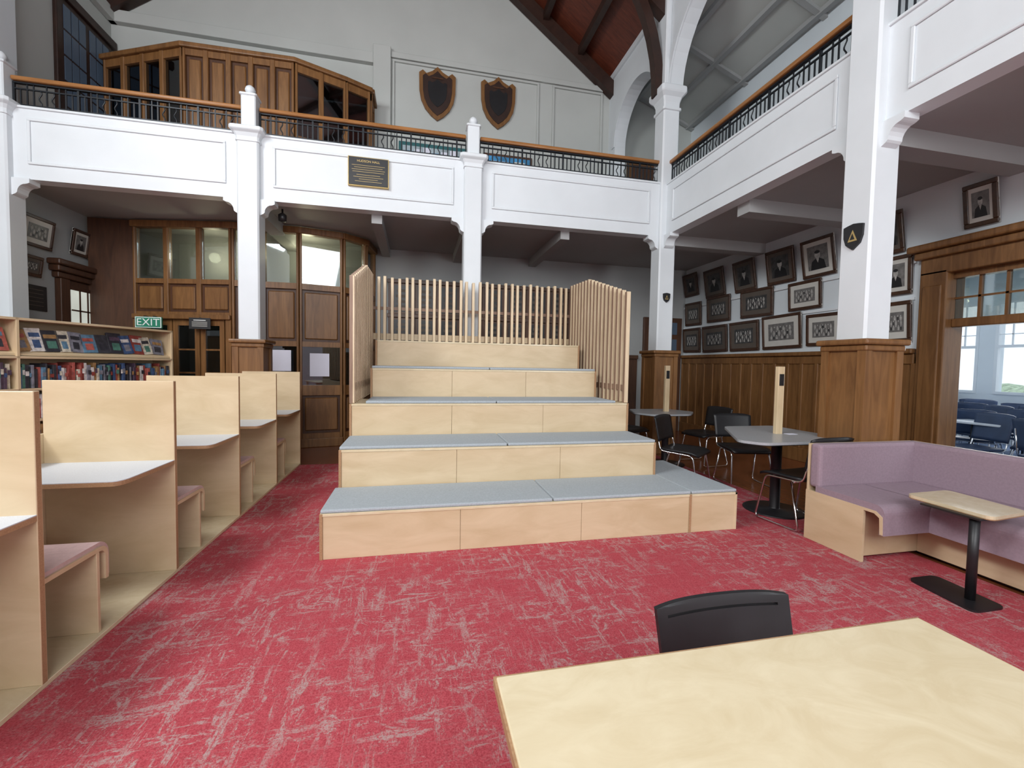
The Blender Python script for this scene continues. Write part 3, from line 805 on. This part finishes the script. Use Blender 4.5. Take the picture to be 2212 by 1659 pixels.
m.box(-.48,.48,-.05,0,0,2.42,RIMUD,bev=.01); m.box(-.55,.55,-.09,0,2.42,2.5,RIMUD,bev=.015); m.box(-.60,.60,-.13,0,2.5,2.58,RIMUD,bev=.015); m.box(-.63,.63,-.16,0,2.58,2.66,RIMUD,bev=.02)
for s in (-1,1): m.box(s*.42-.08,s*.42+.08,-.08,0,0,2.42,RIMUD,bev=.01)
m.box(-.30,.30,-.06,-.045,1.15,2.3,LITG)
for k in range(1,4): m.box(-.30+.15*k-.01,-.30+.15*k+.01,-.07,-.05,1.15,2.3,RIMUD)
for z in (1.43,1.72,2.01): m.box(-.30,.30,-.07,-.05,z-.01,z+.01,RIMUD)
m.box(-.33,.33,-.07,-.05,2.29,2.34,RIMUD); m.done()
m=MB("window_4"); m.X=wl(7.70,0)
m.box(-.56,.52,-.05,0,4.3,6.2,BEAM,bev=.01); m.box(-.62,.58,-.09,0,6.2,6.32,BEAM,bev=.01)
for cx0,cx1 in ((-.46,-.04),(.02,.44)):
    for r in range(5):
        for c in range(3):
            w=(cx1-cx0)/3; m.box(cx0+c*w+.012,cx0+(c+1)*w-.012,-.06,-.045,4.45+r*.34,4.45+r*.34+.31,DIMG)
m.done()
m=MB("trim_upper_left"); m.box(LX,LX+.10,FY,BY,6.62,6.80,UPW,bev=.01); m.box(LX,LX+.12,6.12,6.42,4.2,7.0,WALLW); m.done()
# ---------------------------------------------------------------- signs, small fittings
m=MB("exit_sign"); m.box(-4.0,-3.66,7.36,7.39,1.80,1.965,GREEN,bev=.004); m.box(-3.995,-3.665,7.357,7.361,1.805,1.96,SIGNW); m.box(-3.985,-3.675,7.354,7.358,1.815,1.95,GREEN); 
m.box(-3.9,-3.88,7.38,7.5,1.93,1.98,IRON); m.box(-3.78,-3.76,7.38,7.5,1.93,1.98,IRON)
o=m.done(); text("EXIT",(-3.83,7.352,1.88),(math.pi/2,0,0),.145,SIGNW,o)
m=MB("notice_sign"); m.box(-3.26,-2.98,7.25,7.27,1.80,1.965,BLACK,bev=.003); m.box(-3.2,-3.04,7.248,7.251,1.925,1.935,SIGNW)
for z in (1.90,1.88,1.86,1.84): m.box(-3.22,-3.02,7.248,7.251,z,z+.006,MATT)
m.box(-3.13,-3.11,7.26,7.36,1.93,1.97,IRON); m.done()
m=MB("commemorative_plaque"); m.box(-.90,-.38,6.155,6.2,3.69,4.07,GOLD,bev=.004); m.box(-.890,-.390,6.148,6.16,3.70,4.06,BLACK,bev=.002)
for i,w in enumerate((.42,.36,.42,.40,.30,.38,.24,.34)): 
    z=3.955-i*.028-(.012 if i>3 else 0); m.box(-.64-w/2,-.64+w/2,6.147,6.149,z,z+.0035,GOLD)
o=m.done(); text("HUDSON HALL",(-.64,6.146,4.01),(math.pi/2,0,0),.042,GOLD,o)
def crest(name,M,w,h):
    m=MB(name); m.X=M
    S=[(-.5,.42),(-.3,.46),(0,.5),(.3,.46),(.5,.42),(.48,0),(.36,-.28),(0,-.5),(-.36,-.28),(-.48,0)]
    m.prism([(x*w,-.02,z*h) for x,z in S],(0,.02,0),BLACK)
    m.prism([(-.24*w,-.023,-.18*h),(.24*w,-.023,-.18*h),(0,-.023,.26*h)],(0,.004,0),GOLD)
    m.prism([(-.12*w,-.026,-.11*h),(.12*w,-.026,-.11*h),(0,-.026,.12*h)],(0,.004,0),BLACK)
    m.done()
crest("wall_crest",Matrix.Translation((PX-.205,3.05,2.5))@Matrix.Rotation(-math.pi/2,4,'Z'),.17,.22)
crest("wall_crest",Matrix.Translation((PX-.07,6.135,2.44)),.12,.15)
m=MB("spot_lamp"); m.lathe([(.02,0),(.05,.01),(.055,.09),(.03,.11),(.012,.12),(.012,.17)],(-1.80,6.55,SOF-.15),BLACK,14); m.done()
# ---------------------------------------------------------------- lights
def area(name,loc,target,sx,sy,e,c=(1,1,1)):
    l=bpy.data.lights.new(name,'AREA'); l.shape='RECTANGLE'; l.size=sx; l.size_y=sy; l.energy=e; l.color=c
    o=bpy.data.objects.new(name,l); COL.objects.link(o); o.location=loc
    o.rotation_euler=(Vector(target)-Vector(loc)).to_track_quat('-Z','Y').to_euler(); return o
area("window_light_front",(-.7,-4.7,5.1),(.4,4,.8),6.5,3.4,545,(.97,.99,1))
area("window_light_left",(-4.5,1.2,5.5),(3.2,3.6,.8),3.0,1.6,430,(.96,.99,1))
area("window_light_gallery",(4.7,-4.7,2.0),(5.3,6,2.3),1.3,2.0,110,(.93,.98,1))  # unseen fill lamp, added to brighten the right gallery wall
area("classroom_light",(10.8,5,2.0),(6,4.5,1),6,1.8,190,(.95,.98,1))
for loc,e in (((-3.2,7.95,3.0),12),((-1.8,7.9,3.1),15)):
    l=bpy.data.lights.new("vestibule_lamp",'POINT'); l.energy=e; l.color=(1,.88,.6); l.shadow_soft_size=.08
    o=bpy.data.objects.new("vestibule_lamp",l); COL.objects.link(o); o.location=loc
w=bpy.data.worlds.new("sky"); scene.world=w; w.use_nodes=True
bg=w.node_tree.nodes["Background"]; bg.inputs[0].default_value=(.84,.92,1,1); bg.inputs[1].default_value=1.2
scene.view_settings.view_transform='Standard'
# ---------------------------------------------------------------- camera
yaw=math.radians(12.5); p=math.radians(2.5); r=math.radians(1.0)
F=Vector((math.sin(yaw)*math.cos(p),math.cos(yaw)*math.cos(p),-math.sin(p)))
R0=Vector((math.cos(yaw),-math.sin(yaw),0)); U0=R0.cross(F)
R=R0*math.cos(r)+U0*math.sin(r); U=U0*math.cos(r)-R0*math.sin(r)
cd=bpy.data.cameras.new("camera"); cam=bpy.data.objects.new("camera",cd); COL.objects.link(cam)
cam.matrix_world=Matrix(((R.x,U.x,-F.x,0),(R.y,U.y,-F.y,0),(R.z,U.z,-F.z,1.35),(0,0,0,1)))
cd.sensor_fit='HORIZONTAL'; cd.sensor_width=36; cd.lens=935/2212*36; cd.clip_start=.05; cd.clip_end=100
scene.camera=cam
